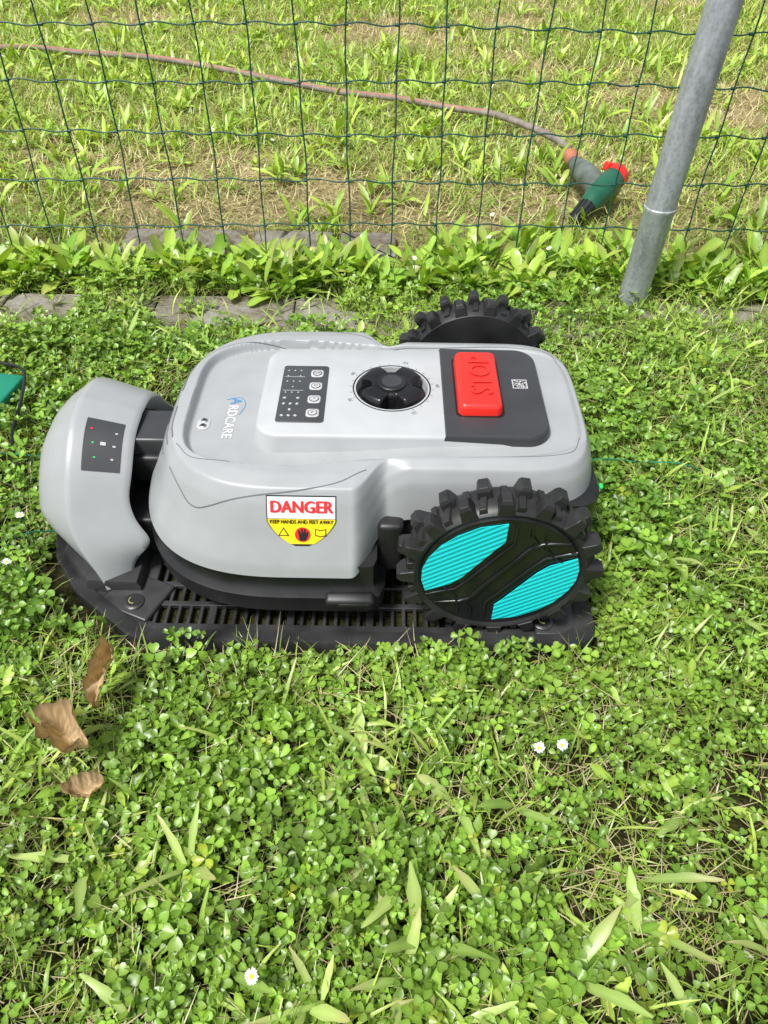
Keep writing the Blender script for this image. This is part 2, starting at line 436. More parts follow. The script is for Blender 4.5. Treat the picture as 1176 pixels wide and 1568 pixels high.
def half_outline(k, x1, n=60):
    P = []
    for a in np.linspace(PI/2, 3*PI/2, n):
        c, s = math.cos(a), math.sin(a)
        P.append((XF+k*AF*1.0*math.copysign(abs(c)**(2/NF), c), CY+k*HW1*math.copysign(abs(s)**(2/NF), s)))
    P.append((x1-.02, CY-k*HW1)); P.append((x1-.006, CY-k*HW1+.004)); P.append((x1, CY-k*HW1+.02))
    P.append((x1, CY+k*HW1-.02)); P.append((x1-.006, CY+k*HW1-.004)); P.append((x1-.02, CY+k*HW1)); return P
par(loft('chassis_skirt', half_outline(1.0, .0), [(.03, .028), (.006, .029), (-.001, .036), (-.003, .062), (.003, .068), (.007, .074), (.007, .105)], M_black, None))
par(loft('chassis_rear', rrect(.12, CY, .25, .28, .03), [(.02, .035), (0, .05), (0, .15)], M_black, None))
par(rbox('skirt_latch', (-.037, CY-.2055, .058), (.056, .016, .026), .005, M_black, None, (.35, 0, 0)))
par(rbox('skirt_latch_grip', (-.032, CY-.2125, .060), (.036, .006, .013), .0025, M_rubber, None, (.35, 0, 0)))
par(rbox('wheel_arch', (.008, CY-.130, .095), (.03, .06, .075), .006, M_black, None))
par(rbox('wheel_arch', (.008, CY+.130, .095), (.03, .06, .075), .006, M_black, None))

def wheel(name, cx, cz, yo, sgn):
    W = .042
    prof = [(.0, .006), (.086, .006), (.089, .003), (.0925, .0015), (.094, .003), (.0975, .008), (.0985, .014), (.0985, W-.008), (.094, W), (.03, W), (0, W)]
    V = []; F = []; n = 96
    for k in range(n):
        a = 2*PI*k/n
        for (r, d) in prof: V.append((cx+r*math.cos(a), yo+sgn*d, cz+r*math.sin(a)))
    m = len(prof)
    for k in range(n):
        j = (k+1) % n
        for i in range(m-1): F.append((k*m+i, j*m+i, j*m+i+1, k*m+i+1))
    par(mk(name+'_tyre', V, F, M_rubber, None, True, 35))
    V = []; F = []
    nl = 16
    for row, (d0, d1, off) in enumerate(((.000, .019, 0), (.021, .041, .5))):
        for i in range(nl):
            a = 2*PI*(i+off+.12)/nl
            def pt(r, t, d):
                rad = Vector((math.cos(a), 0, math.sin(a))); tan = Vector((-math.sin(a), 0, math.cos(a)))
                return Vector((cx, yo, cz))+rad*r+tan*t+Vector((0, sgn*d, 0))
            k = len(V)
            for (r, hwid, ins) in ((.092, .0090, 0), (.1070, .0064, .0008), (.1115, .0048, .0028)):
                V += [pt(r, -hwid, d0+ins), pt(r, hwid, d0+ins), pt(r, hwid, d1-ins), pt(r, -hwid, d1-ins)]
            for l in (0, 4):
                for q in range(4):
                    F.append((k+l+q, k+l+(q+1) % 4, k+l+4+(q+1) % 4, k+l+4+q))
            F.append((k+8, k+9, k+10, k+11)); F.append((k+3, k+2, k+1, k))
            k = len(V)
            for (r, hwid) in ((.092, .005), (.1015, .0035)):
                V += [pt(r, -hwid-.004*(1-2*row), .004), pt(r, hwid-.004*(1-2*row), .004), pt(r, hwid, W-.006), pt(r, -hwid, W-.006)]
            for q in range(4): F.append((k+q, k+(q+1) % 4, k+4+(q+1) % 4, k+4+q))
            F.append((k+4, k+5, k+6, k+7))
    lo = mk(name+'_lugs', V, F, M_rubber, None, False); par(lo)
    bv = lo.modifiers.new('bevel', 'BEVEL'); bv.width = .0008; bv.segments = 2; bv.limit_method = 'ANGLE'
    def P3(u, w, d): return (cx+u, yo+sgn*d, cz+w)
    V = []; F = []
    prof = [(0, .0045), (.074, .0045), (.080, .003), (.0845, .003), (.0875, .0062)]
    for k in range(n):
        a = 2*PI*k/n
        for (r, d) in prof: V.append(P3(r*math.cos(a), r*math.sin(a), d))
    m = len(prof)
    for k in range(n):
        j = (k+1) % n
        for i in range(m-1): F.append((k*m+i, j*m+i, j*m+i+1, k*m+i+1))
    par(mk(name+'_hub', V, F, M_blackg, None, True, 30))
    UL = [(-.0795, -.028), (-.0842, -.010), (-.0840, .008), (-.078, .026), (-.066, .045), (-.050, .060), (-.028, .073), (.000, .079), (.0, .052), (-.008, .042), (-.040, -.004), (-.052, -.016)]
    for rot in (1, -1):
        pts = [(u*rot, w*rot) for u, w in UL]
        V = [P3(u, w, .0030) for u, w in pts]+[P3(u*1.0, w*1.0, .0022) for u, w in pts]
        q = len(pts); F = [tuple(range(q, 2*q))]+[(i, (i+1) % q, q+(i+1) % q, q+i) for i in range(q)]
        par(mk(name+'_cyan_inlay', V, F, M_cyan, None, False))
        for poly in ([(.010, .078), (.010, .048), (-.004, .030), (-.034, -.012), (-.046, -.026), (-.078, -.036)],
                     [(.026, .075), (.026, .060), (.034, .050), (.016, .020), (-.012, -.018), (-.026, -.040), (-.040, -.048), (-.068, -.050)],
                     [(.040, .068), (.044, .040), (.060, .022), (.082, .018)]):
            pp = [P3(u*rot, w*rot, .0040) for u, w in poly]
            par(tube(name+'_rib', pp, .0018, M_blackg, None, 8))
wheel('near_rear_wheel', .126, .113, CY-.2125, 1)
wheel('far_rear_wheel', .124, .113, CY+.2085, -1)
par(tube('axle', [(.124, CY-.17, .11), (.124, CY+.17, .11)], .02, M_black, None, 16))

# ------------------------------------------------------------------ CHARGING STATION
station = empty('charging_station', (-.2, CY, 0))
ps = lambda o: par(o, station)
HB = .237
def st_out(ins):
    h = HB-ins
    P = [(.250-ins, -h+.03), (.245-ins, -h+.012), (.233-ins, -h+.003), (.220-ins, -h), (-.27, -h), (-.295+ins*.3, -h+.008), (-.375+ins*.6, -.165+ins*.6), (-.412+ins*.9, -.115+ins*.3), (-.425+ins, -.08)]
    return P+[(x, -y) for x, y in reversed(P)]
def ringplate(name, o1, o2, zt1, zt2, mat):
    n = len(o1); V = []; F = []
    for (o, z) in ((o1, .0), (o1, zt1-.003)): V += [(x, CY+y, z) for x, y in o]
    sh = [(x*.994+.0*y, y*.994) for x, y in o1]
    V += [(x, CY+y, zt1) for x, y in sh]
    V += [(x, CY+y, zt2) for x, y in o2]
    V += [(x, CY+y, 0) for x, y in o2]
    for k in range(4):
        for i in range(n):
            j = (i+1) % n; F.append((k*n+i, k*n+j, (k+1)*n+j, (k+1)*n+i))
    return ps(mk(name, V, F, mat, None, True, 30))
M_st = plastic('station_black', (.024, .024, .025), .36, .3, .3, 700, dust=.02)
ringplate('base_frame', st_out(0), st_out(.020), .022, .015, M_st)
i1 = st_out(.020); i2 = st_out(.032)
n = len(i1); V = [(x, CY+y, .0115) for x, y in i1]+[(x, CY+y, .0095) for x, y in i2]+[(x, CY+y, .0) for x, y in i2]
F = [(i, (i+1) % n, n+(i+1) % n, n+i) for i in range(n)]+[(n+i, n+(i+1) % n, 2*n+(i+1) % n, 2*n+i) for i in range(n)]
ps(mk('base_step', V, F, M_st, None, True, 30))
for i, x in enumerate(np.arange(-.285, .215, .0135)):
    w = .009 if i % 7 == 6 else .0042
    ps(rbox('base_bar', (x, CY, .006), (w, .42, .006), .0008, M_st, None, seg=1))
for y in (-.175, -.145, -.11, -.05, 0, .05, .11, .175):
    ps(rbox('base_rail', (-.03, CY+y, .0068), (.50, .007, .007), .0008, M_st, None, seg=1))
ps(rbox('base_solid_front', (-.33, CY, .007), (.10, .30, .012), .002, M_st, None))
ps(rbox('base_solid_rear', (.208, CY, .007), (.055, .43, .0125), .002, M_st, None))
ps(rbox('corner_web', (-.30, CY-.165, .0075), (.07, .06, .013), .003, M_st, None, (0, 0, -.4)))
for (x, y) in ((-.300, -.178), (.19, -.198)):
    ps(loft('peg_hole_rim', circ(.0125, x, CY+y, 32), [(0, .012), (0, .0155), (.002, .017)], M_st, None))
    ps(loft('peg_hole', circ(.009, x, CY+y, 32), [(0, .015), (0, .0175)], M_ink, None))
    ps(tube('peg_eyelet', [(x+.005*math.cos(a), CY+y+.005*math.sin(a), .0185) for a in np.linspace(2.3, 5.0, 12)], .0007, M_straweye, None, 6))
ps(rbox('yellow_mark', (.228, CY-.150, .0145), (.026, .012, .002), .0005, M_yellow, None))

AP = [(0, .186), (.04, .181), (.070, .166), (.097, .143), (.122, .110), (.145, .068), (.162, .016)]
ap = smooth_path([(w, z, 0) for w, z in AP], 10)
ap = [(p[0], p[1]) for p in ap]
arch = [(-w, z) for w, z in reversed(ap)]+ap[1:]
secs = [(-.320, .74), (-.309, .80), (-.303, .835), (-.3005, .855), (-.302, .872), (-.308, .888), (-.330, .930), (-.352, .972), (-.364, .993), (-.3695, 1.0), (-.3715, .996), (-.3745, .980), (-.384, .940), (-.398, .880), (-.412, .800), (-.423, .70), (-.430, .55), (-.433, .3), (-.433, .02)]
def dock_x(X, z):
    t = float(sstep(.0, .11, z)); x = X
    lean = .034*(1-t)
    if X < -.36: x = -.36+(X+.36)*(.45+.55*t); x += lean*.9
    else:
        u = (X+.36)/.06
        x += lean*(.9-1.15*u)
        x += u*(.020*math.exp(-((z-.070)/.022)**2)-.004*math.exp(-((z-.125)/.02)**2))
    return x
V = []; F = []; m = len(arch)
for (X, k) in secs:
    for (w, z) in arch: V.append((dock_x(X, z), CY+w*k*(1 if k < .9 else 1), .02+(z-.02)*k))
for a in range(len(secs)-1):
    for i in range(m-1): F.append((a*m+i, a*m+i+1, (a+1)*m+i+1, (a+1)*m+i))
ps(mk('dock_head', V, F, M_dock, None, True, 40))
def arch_pt(p):
    i = p*(len(ap)-1); a = int(min(i, len(ap)-2)); t = i-a
    w = ap[a][0]*(1-t)+ap[a+1][0]*t; z = ap[a][1]*(1-t)+ap[a+1][1]*t
    dw = ap[a+1][0]-ap[a][0]; dz = ap[a+1][1]-ap[a][1]; L = math.hypot(dw, dz)
    return w, z, -dz/L, dw/L
kx = [(X, k) for X, k in secs if k >= .872 and X > -.3700]; kx.sort()
def kof(x): return float(np.interp(x, [a for a, b in kx], [b for a, b in kx]))
def dock_panel(name, x0, x1, p0, p1, lift, mat):
    V = []; F = []; a, b = 12, 6
    for i in range(a+1):
        w, z, nw, nz = arch_pt(p0+(p1-p0)*i/a)
        for j in range(b+1):
            x = x0+(x1-x0)*j/b; k = kof(x)
            V.append((dock_x(x, z)+lift*.4, CY-(w*k+nw*lift), .02+(z-.02)*k+nz*lift))
    for i in range(a):
        for j in range(b): q = i*(b+1)+j; F.append((q, q+1, q+b+2, q+b+1))
    return ps(mk(name, V, F, mat, None, True))
dock_panel('dock_display', -.354, -.313, .13, .46, .0009, M_dark2)
for (x, p, mt, s) in ((-.347, .20, M_redink, .0012), (-.344, .29, M_green, .0012), (-.341, .38, M_green, .0012), (-.333, .29, M_lgrey, .0030), (-.320, .21, M_lgrey, .0014), (-.321, .30, M_lgrey, .0016), (-.322, .385, M_lgrey, .0014)):
    dock_panel('dock_icon', x-s, x+s, p-s*3.6, p+s*3.6, .0016, mt)
V2 = [(dock_x(-.316, z), CY+w*.80, .02+(z-.02)*.80) for w, z in arch]
ps(mk('dock_inner', V2, [tuple(range(len(V2)))], M_black, None, False))
ps(rbox('contact_arm', (-.287, CY-.012, .142), (.055, .060, .026), .004, M_dark, None))
ps(rbox('contact_arm_lower', (-.292, CY-.012, .112), (.040, .075, .04), .005, M_black, None))
ps(rbox('contact_base', (-.305, CY, .045), (.05, .20, .06), .006, M_black, None))
ps(loft('dock_foot', [(x, CY+y) for x, y in [(-.295, -.160), (-.295, .160), (-.36, .160), (-.405, .11), (-.41, 0), (-.405, -.11), (-.36, -.160)]], [(0, .01), (0, .022), (.004, .028)], M_st, None))

# ------------------------------------------------------------------ GROUND
def ground_mat():
    m, nt, b = new_mat('soil'); N = nt.nodes; L = nt.links
    g = N.new('ShaderNodeNewGeometry')
    n1 = N.new('ShaderNodeTexNoise'); n1.inputs['Scale'].default_value = 5; n1.inputs['Detail'].default_value = 10; n1.inputs['Roughness'].default_value = .7
    n2 = N.new('ShaderNodeTexNoise'); n2.inputs['Scale'].default_value = 90; n2.inputs['Detail'].default_value = 6
    L.new(g.outputs['Position'], n1.inputs['Vector']); L.new(g.outputs['Position'], n2.inputs['Vector'])
    near = N.new('ShaderNodeValToRGB'); e = near.color_ramp.elements
    e[0].position = .35; e[0].color = (.022, .017, .009, 1); e[1].position = .7; e[1].color = (.055, .060, .018, 1)
    far = N.new('ShaderNodeValToRGB'); e = far.color_ramp.elements
    e[0].position = .32; e[0].color = (.12, .09, .045, 1); e[1].position = .62; e[1].color = (.46, .37, .20, 1)
    k = far.color_ramp.elements.new(.48); k.color = (.28, .23, .11, 1)
    mx0 = N.new('ShaderNodeMixRGB'); mx0.inputs['Fac'].default_value = .5
    L.new(n1.outputs['Fac'], mx0.inputs['Color1']); L.new(n2.outputs['Fac'], mx0.inputs['Color2'])
    L.new(mx0.outputs['Color'], near.inputs['Fac']); L.new(mx0.outputs['Color'], far.inputs['Fac'])
    sp = N.new('ShaderNodeSeparateXYZ'); L.new(g.outputs['Position'], sp.inputs[0])
    mr = N.new('ShaderNodeMapRange'); mr.inputs['From Min'].default_value = 1.3; mr.inputs['From Max'].default_value = 1.6
    L.new(sp.outputs['Y'], mr.inputs['Value'])
    mx = N.new('ShaderNodeMixRGB'); L.new(mr.outputs['Result'], mx.inputs['Fac']); L.new(near.outputs['Color'], mx.inputs['Color1']); L.new(far.outputs['Color'], mx.inputs['Color2'])
    mr2 = N.new('ShaderNodeMapRange'); mr2.inputs['From Min'].default_value = 4.5; mr2.inputs['From Max'].default_value = 7
    L.new(sp.outputs['Y'], mr2.inputs['Value'])
    mx2 = N.new('ShaderNodeMixRGB'); L.new(mr2.outputs['Result'], mx2.inputs['Fac']); L.new(mx.outputs['Color'], mx2.inputs['Color1']); mx2.inputs['Color2'].default_value = (.14, .17, .045, 1)
    L.new(mx2.outputs['Color'], b.inputs['Base Color']); b.inputs['Roughness'].default_value = .95
    b.inputs['Specular IOR Level'].default_value = .1
    bp = N.new('ShaderNodeBump'); bp.inputs['Distance'].default_value = .02; L.new(n2.outputs['Fac'], bp.inputs['Height']); L.new(bp.outputs['Normal'], b.inputs['Normal'])
    return m
mk('ground', [(-150, -150, 0), (150, -150, 0), (150, 150, 0), (-150, 150, 0)], [(0, 1, 2, 3)], ground_mat(), None, False)

# ------------------------------------------------------------------ FOLIAGE
def vnoise(x, y, sc, seed):
    g = np.random.default_rng(seed).random((64, 64))
    u = (x*sc) % 64; v = (y*sc) % 64
    i = np.floor(u).astype(int) % 64; j = np.floor(v).astype(int) % 64; fu = u-np.floor(u); fv = v-np.floor(v)
    fu = fu*fu*(3-2*fu); fv = fv*fv*(3-2*fv); i2 = (i+1) % 64; j2 = (j+1) % 64
    return (g[i, j]*(1-fu)*(1-fv)+g[i2, j]*fu*(1-fv)+g[i, j2]*(1-fu)*fv+g[i2, j2]*fu*fv)

def big_mesh(name, chunks, mat):
    V = np.concatenate([c[0] for c in chunks]); C = np.concatenate([c[2] for c in chunks])
    off = 0; idx = []; st = []; tot = []; lo = 0
    for v, f, c in chunks:
        k = f.shape[1]; idx.append((f+off).ravel()); st.append(lo+np.arange(len(f))*k); lo += f.size; off += len(v)
    idx = np.concatenate(idx); st = np.concatenate(st)
    me = bpy.data.meshes.new(name)
    me.vertices.add(len(V)); me.vertices.foreach_set('co', V.astype(np.float32).ravel())
    me.loops.add(len(idx)); me.loops.foreach_set('vertex_index', idx.astype(np.int32))
    me.polygons.add(len(st)); me.polygons.foreach_set('loop_start', st.astype(np.int32))
    me.update(calc_edges=True); me.validate()
    a = me.attributes.new('Col', 'FLOAT_COLOR', 'POINT')
    cc = np.ones((len(V), 4), np.float32); cc[:, :3] = np.clip(C, 0, .85); a.data.foreach_set('color', cc.ravel())
    me.polygons.foreach_set('use_smooth', np.ones(len(me.polygons), bool))
    me.materials.append(mat)
    ob = bpy.data.objects.new(name, me); scene.collection.objects.link(ob); return ob

def blades(P, az, L, W, tilt, curl, nseg, col, kind='grass', three=False, fold=.3, tipcol=None):
    N = len(P); s = np.linspace(0, 1, nseg+1)
    th = tilt[:, None]+curl[:, None]*s[None]
    dx = np.sin(th); dz = np.cos(th)
    h = np.concatenate([np.zeros((N, 1)), np.cumsum((dx[:, :-1]+dx[:, 1:])/2, 1)], 1)/nseg*L[:, None]
    z = np.concatenate([np.zeros((N, 1)), np.cumsum((dz[:, :-1]+dz[:, 1:])/2, 1)], 1)/nseg*L[:, None]
    if kind == 'grass': pw = (1-s**1.8)*.9+.06
    elif kind == 'lance': pw = np.sin(PI*np.clip(s*.93+.04, 0, 1))**.8*.95+.06*(1-s)
    else: pw = np.clip(np.sin(PI*np.clip(s, 0, 1)**1.7), 0, 1)**.75+.10*(1-s)
    ca, sa = np.cos(az)[:, None], np.sin(az)[:, None]
    bend = rng.normal(0, .10, N)[:, None]*(s[None]**2)*L[:, None]
    wob = (rng.uniform(0, 6.28, N)[:, None]+s[None]*rng.uniform(6, 14, N)[:, None])
    cx = P[:, 0:1]+h*ca-sa*bend; cy = P[:, 1:2]+h*sa+ca*bend
    cz = P[:, 2:3]+z
    if three: cz = cz+np.sin(wob)*W[:, None]*.12*s[None]
    cz = np.maximum(cz, .003)
    w = W[:, None]*pw[None]/2
    if three: w = w*(1+.14*np.sin(wob*1.7))
    k = 3 if three else 2
    V = np.zeros((N, nseg+1, k, 3))
    tw = rng.normal(0, .45, N)[:, None]*s[None]
    V[:, :, 0] = np.stack([cx-sa*w, cy+ca*w, cz+w*tw], -1)
    V[:, :, k-1] = np.stack([cx+sa*w, cy-ca*w, cz-w*tw], -1)
    if three: V[:, :, 1] = np.stack([cx, cy, cz-w*fold], -1)
    base = np.arange(N)[:, None, None]*((nseg+1)*k); i = np.arange(nseg)[None, :, None]*k; j = np.arange(k-1)[None, None, :]
    a = base+i+j
    Fq = np.stack([a, a+1, a+k+1, a+k], -1).reshape(-1, 4)
    C = np.repeat(np.repeat(col[:, None, None], nseg+1, 1), k, 2).copy()
    if three: C[:, :, 1] *= 1.25
    if tipcol is not None:
        t = (s**3)[None, :, None, None]*.8*(rng.random(N) < .35)[:, None, None, None]; C = C*(1-t)+np.array(tipcol)*t
    return V.reshape(-1, 3), Fq, C.reshape(-1, 3)

def in_station(x, y, m=0.0):
    yy = np.abs(y-CY)
    a = (x > -.425-m) & (x < .250+m) & (yy < HB+m)
    cut = (x < -.295) & (yy > (.235+m-(-.295-x)*.60))
    return a & ~cut
def paver_mask(x, y):
    x = np.asarray(x); y = np.asarray(y)
    a = ((y > 1.448) & (y < 1.572) & (x > -.57) & (x < .03))
    e = .016*np.sin(x*37)+.012*np.sin(x*71+1)
    b = ((y > 1.170+e) & (y < 1.300+e*.7) & (((x > -.45) & (x < -.05)) | (x < -.58))) & (vnoise(x, y, 16, 77) > .22)
    c = ((y > 1.24+e) & (y < 1.28+e) & (x > .46) & (x < .76))
    return a | b | c
def scatter(n, y0, y1, k0=.46, k1=.52):
    y = rng.uniform(y0, y1, n*2); hwid = k0+k1*y; keep = rng.random(n*2) < hwid/(k0+k1*y1); y = y[keep]; hwid = hwid[keep]
    x = rng.uniform(-1, 1, len(y))*hwid
    return x[:n], y[:n]

def clover_tmpl(droop, cup, wide=1.0, skew=0):
    V = []; F = []; lf = [(0, .03), (.28, .28), (.50, .60), (.46, .86), (.22, 1.0), (0, .92), (-.22, 1.0), (-.46, .86), (-.50, .60), (-.28, .28)]
    for k in range(3):
        a = 2*PI*k/3+(.12*(k-1)); b = len(V)
        lk = 1+skew*(k-1)
        pts = [(0, .52, -.06)]+[(u*wide, v, abs(u)*cup*(1+.5*(k-1))) for u, v in lf]
        for (u, v, w) in pts:
            zz = w-droop*(1+.6*(k-1))*v*v; c, s = math.cos(a), math.sin(a)
            V.append(((c*v-s*u)*lk, (s*v+c*u)*lk, zz))
        for i in range(len(lf)): F.append((b, b+1+i, b+1+(i+1) % len(lf)))
    return np.array(V), np.array(F)
TM = [clover_tmpl(*t) for t in ((.05, .25), (.3, .35, .9, .1), (-.25, .2, 1.05), (.55, .3, .85, -.1), (.1, .75, .9), (.75, .5, .8, .15), (-.45, .6, .8))]
def clovers(x, y, z, size, col, tiltmax=.75):
    out = []; N = len(x); which = rng.integers(0, len(TM), N)
    for t, (tv, tf) in enumerate(TM):
        s = which == t; n_ = s.sum()
        if n_ == 0: continue
        az = rng.uniform(0, 2*PI, n_); tl = np.abs(rng.normal(0, .6, n_))*tiltmax; td = rng.uniform(0, 2*PI, n_)
        c, sn = np.cos(az), np.sin(az)
        X = tv[None, :, 0]*c[:, None]-tv[None, :, 1]*sn[:, None]; Y = tv[None, :, 0]*sn[:, None]+tv[None, :, 1]*c[:, None]; Z = np.repeat(tv[None, :, 2], n_, 0)
        ux, uy = np.cos(td)[:, None], np.sin(td)[:, None]
        al = X*ux+Y*uy; pe = -X*uy+Y*ux
        al2 = al*np.cos(tl)[:, None]+Z*np.sin(tl)[:, None]; Z2 = -al*np.sin(tl)[:, None]+Z*np.cos(tl)[:, None]
        X = al2*ux-pe*uy; Y = al2*uy+pe*ux
        V = np.stack([x[s][:, None]+X*size[s][:, None], y[s][:, None]+Y*size[s][:, None], np.maximum(z[s][:, None]+Z2*size[s][:, None], .002)], -1)
        nv = len(tv); Ff = (tf[None]+(np.arange(n_)*nv)[:, None, None]).reshape(-1, 3)
        C = np.repeat(col[s][:, None], nv, 1).copy()
        vein = np.where(np.arange(nv) % 11 == 0, 1.18, 1.0)
        C *= vein[None, :, None]*rng.normal(1, .08, (n_, 3)).repeat(nv//3, 1)[:, :, None].clip(.7, 1.3)
        out.append((V.reshape(-1, 3), Ff, C.reshape(-1, 3)))
    return out
def greens(n, a, b, spread=.25):
    t = rng.random(n)[:, None]; c = np.array(a)*(1-t)+np.array(b)*t
    return c*rng.normal(1, spread, n)[:, None].clip(.4, 1.6)

# near lawn : clover
x, y = scatter(46000, -.05, 1.34)
cl = .55*vnoise(x, y, 6, 1)+.45*vnoise(x, y, 17, 2)
dens = np.clip((cl-.16)*2.0, .10, 1)
dens *= np.where((x > .30) & (y > .4), .62, 1)
dens *= np.where(y > 1.12, .5, 1)
keep = (rng.random(len(x)) < dens) & ~in_station(x, y, .003) & ~paver_mask(x, y)
x, y = x[keep], y[keep]; n_ = len(x)
hmap = .012+.038*vnoise(x, y, 9, 3)+.020*vnoise(x, y, 34, 4)
edge = np.where((np.abs(x) < .45) & (y > .40) & (y < .49), .75, 1.0)
z = hmap*edge*(1-.80*rng.random(n_)**1.2)
size = rng.uniform(.0052, .0104, n_)*(.70+.58*vnoise(x, y, 6, 6))*(1+.30*(rng.random(n_) < .15))
col = greens(n_, (.085, .200, .020), (.235, .410, .048), .26)
yl = vnoise(x, y, 4, 9)[:, None]; col = col*(1-.40*yl)+np.array((.35, .47, .065))*.40*yl
old = (rng.random(n_) < .012)[:, None]; col = np.where(old, col*np.array((1.5, 1.05, .9)), col)
ch = clovers(x, y, z, size, col)
ns = 12000
sx = rng.integers(0, n_, ns)
P = np.stack([x[sx], y[sx], np.zeros(ns)], 1)
ch.append(blades(P, rng.uniform(0, 6.28, ns), z[sx]*.95+.004, np.full(ns, .0012), rng.uniform(0, .3, ns), rng.uniform(-.3, .3, ns), 2, greens(ns, (.17, .29, .055), (.28, .39, .09))))
big_mesh('clover_patch', ch, M_leaf)

# near lawn : grass blades
ch = []
x, y = scatter(60000, -.05, 1.40)
m_ = .28+.9*vnoise(x, y, 6, 12)-.3*vnoise(x, y, 6, 1); m_ *= np.where((x > .27) & (y > .4), 1.6, 1); m_ *= np.where(y > 1.1, 1.3, 1); m_ *= np.where(y < .32, 1.4, 1)
keep = (rng.random(len(x)) < m_) & ~in_station(x, y, .012) & ~paver_mask(x, y); x, y = x[keep], y[keep]; n_ = len(x)
ch.append(blades(np.stack([x, y, np.full(n_, .001)], 1), rng.uniform(0, 6.28, n_), rng.uniform(.018, .060, n_), rng.uniform(.0010, .0026, n_), rng.uniform(.1, .9, n_), rng.uniform(.2, 1.5, n_), 4, greens(n_, (.14, .27, .03), (.40, .52, .09), .25)))
n2 = 18000; x, y = scatter(n2, -.05, 1.42); keep = ~in_station(x, y, .01) & ~paver_mask(x, y); x, y = x[keep], y[keep]; n_ = len(x)
ch.append(blades(np.stack([x, y, rng.uniform(.002, .024, n_)], 1), rng.uniform(0, 6.28, n_), rng.uniform(.015, .06, n_), rng.uniform(.0007, .0016, n_), rng.uniform(1.15, 1.5, n_), rng.uniform(-.1, .3, n_), 2, greens(n_, (.36, .29, .14), (.62, .54, .31), .2)))
# arching soft blades, growing in tufts
n2 = 9000; x, y = scatter(n2, -.0, 1.3); tuft = vnoise(x, y, 11, 41)
keep = ~in_station(x, y, .03) & (rng.random(len(x)) < np.clip((tuft-.35)*2.4, .05, 1)*np.where(y < .40, 1, np.where(x > .27, .8, .45))); x, y = x[keep], y[keep]; n_ = len(x)
ch.append(blades(np.stack([x, y, np.full(n_, .006)], 1), rng.uniform(0, 6.28, n_), rng.uniform(.028, .072, n_), rng.uniform(.0020, .0050, n_), rng.uniform(.15, .9, n_), rng.uniform(.3, 1.5, n_), 7, greens(n_, (.19, .34, .045), (.43, .56, .11), .15), 'lance', True, .3, (.50, .42, .18)))
def rosettes(cs, nl, L0, L1, W0, W1, c0, c1, kind='lance', tilt=(.5, 1.1), curl=(.1, .8), z0=.006, tip=None):
    P = []; A = []
    for (cx, cy) in cs:
        a0 = rng.uniform(0, 6.28)
        k = rng.integers(nl[0], nl[1]+1)
        for i in range(k): A.append(a0+i*2.4+rng.normal(0, .3)); P.append((cx+rng.normal(0, .004), cy+rng.normal(0, .004), z0))
    n_ = len(P); P = np.array(P); A = np.array(A)
    return blades(P, A, rng.uniform(L0, L1, n_), rng.uniform(W0, W1, n_), rng.uniform(*tilt, n_), rng.uniform(*curl, n_), 9, greens(n_, c0, c1, .12), kind, True, .35, tip)
cs = [(.02, .23), (.07, .31), (-.02, .36), (.0, .27), (.24, .24), (.22, .20), (-.17, .245), (.06, .13), (.10, .20), (-.12, .16), (.29, .30), (.34, .18), (.36, .62), (.45, .5), (-.5, .5), (-.55, .75), (.5, .95), (-.3, 1.06), (-.45, 1.1), (.04, .19), (.27, .12), (-.05, .14), (.13, .30), (-.2, .12), (.02, .16), (.16, .16), (-.27, .25)]
ch.append(rosettes(cs, (2, 5), .042, .074, .0065, .012, (.25, .38, .08), (.45, .57, .17), tilt=(.55, 1.2), curl=(.1, .9), z0=.018, tip=(.5, .42, .2)))
cs = [(a, b) for a, b in zip(*scatter(420, .0, 1.25)) if not in_station(np.array([a]), np.array([b]), .04)[0] and not paver_mask(a, b)]
ch.append(rosettes(cs, (3, 5), .018, .040, .006, .011, (.17, .33, .035), (.41, .55, .09), 'obov', tilt=(.5, 1.2), curl=(.1, .9), z0=.014))
big_mesh('lawn_grass', ch, M_leaf)

# weeds along the fence foot
ch = []
cx = []
for i in range(480):
    xx = rng.uniform(-1.6, 1.6); yy = rng.normal(1.372, .034)
    if xx > .1 and rng.random() < .45: yy = rng.uniform(1.36, 1.52)
    if not paver_mask(xx, yy): cx.append((xx, yy))
ch.append(rosettes(cx, (4, 7), .04, .095, .010, .022, (.17, .34, .03), (.42, .58, .08), 'obov', tilt=(.2, 1.0), curl=(.2, 1.2), tip=(.35, .3, .1)))
cx = [(a, b) for a, b in ((rng.uniform(-1.4, 1.4), rng.uniform(1.06, 1.34)) for i in range(190)) if not paver_mask(a, b)]
ch.append(rosettes(cx, (3, 6), .02, .045, .007, .013, (.15, .30, .03), (.36, .51, .07), 'obov', tilt=(.4, 1.2)))
n_ = 9000; x = rng.uniform(-1.5, 1.5, n_); y = rng.uniform(1.08, 1.6, n_); k_ = ~paver_mask(x, y) | (rng.random(n_) < .05); x, y = x[k_], y[k_]; n_ = len(x)
ch.append(blades(np.stack([x, y, np.full(n_, .004)], 1), rng.uniform(0, 6.28, n_), rng.uniform(.02, .075, n_)*np.where((y > 1.1) & (y < 1.3), .55, 1), rng.uniform(.0012, .0034, n_), rng.uniform(.1, .9, n_), rng.uniform(.2, 1.3, n_), 4, greens(n_, (.16, .30, .03), (.40, .53, .09), .25)))
big_mesh('fence_weeds', ch, M_leaf)

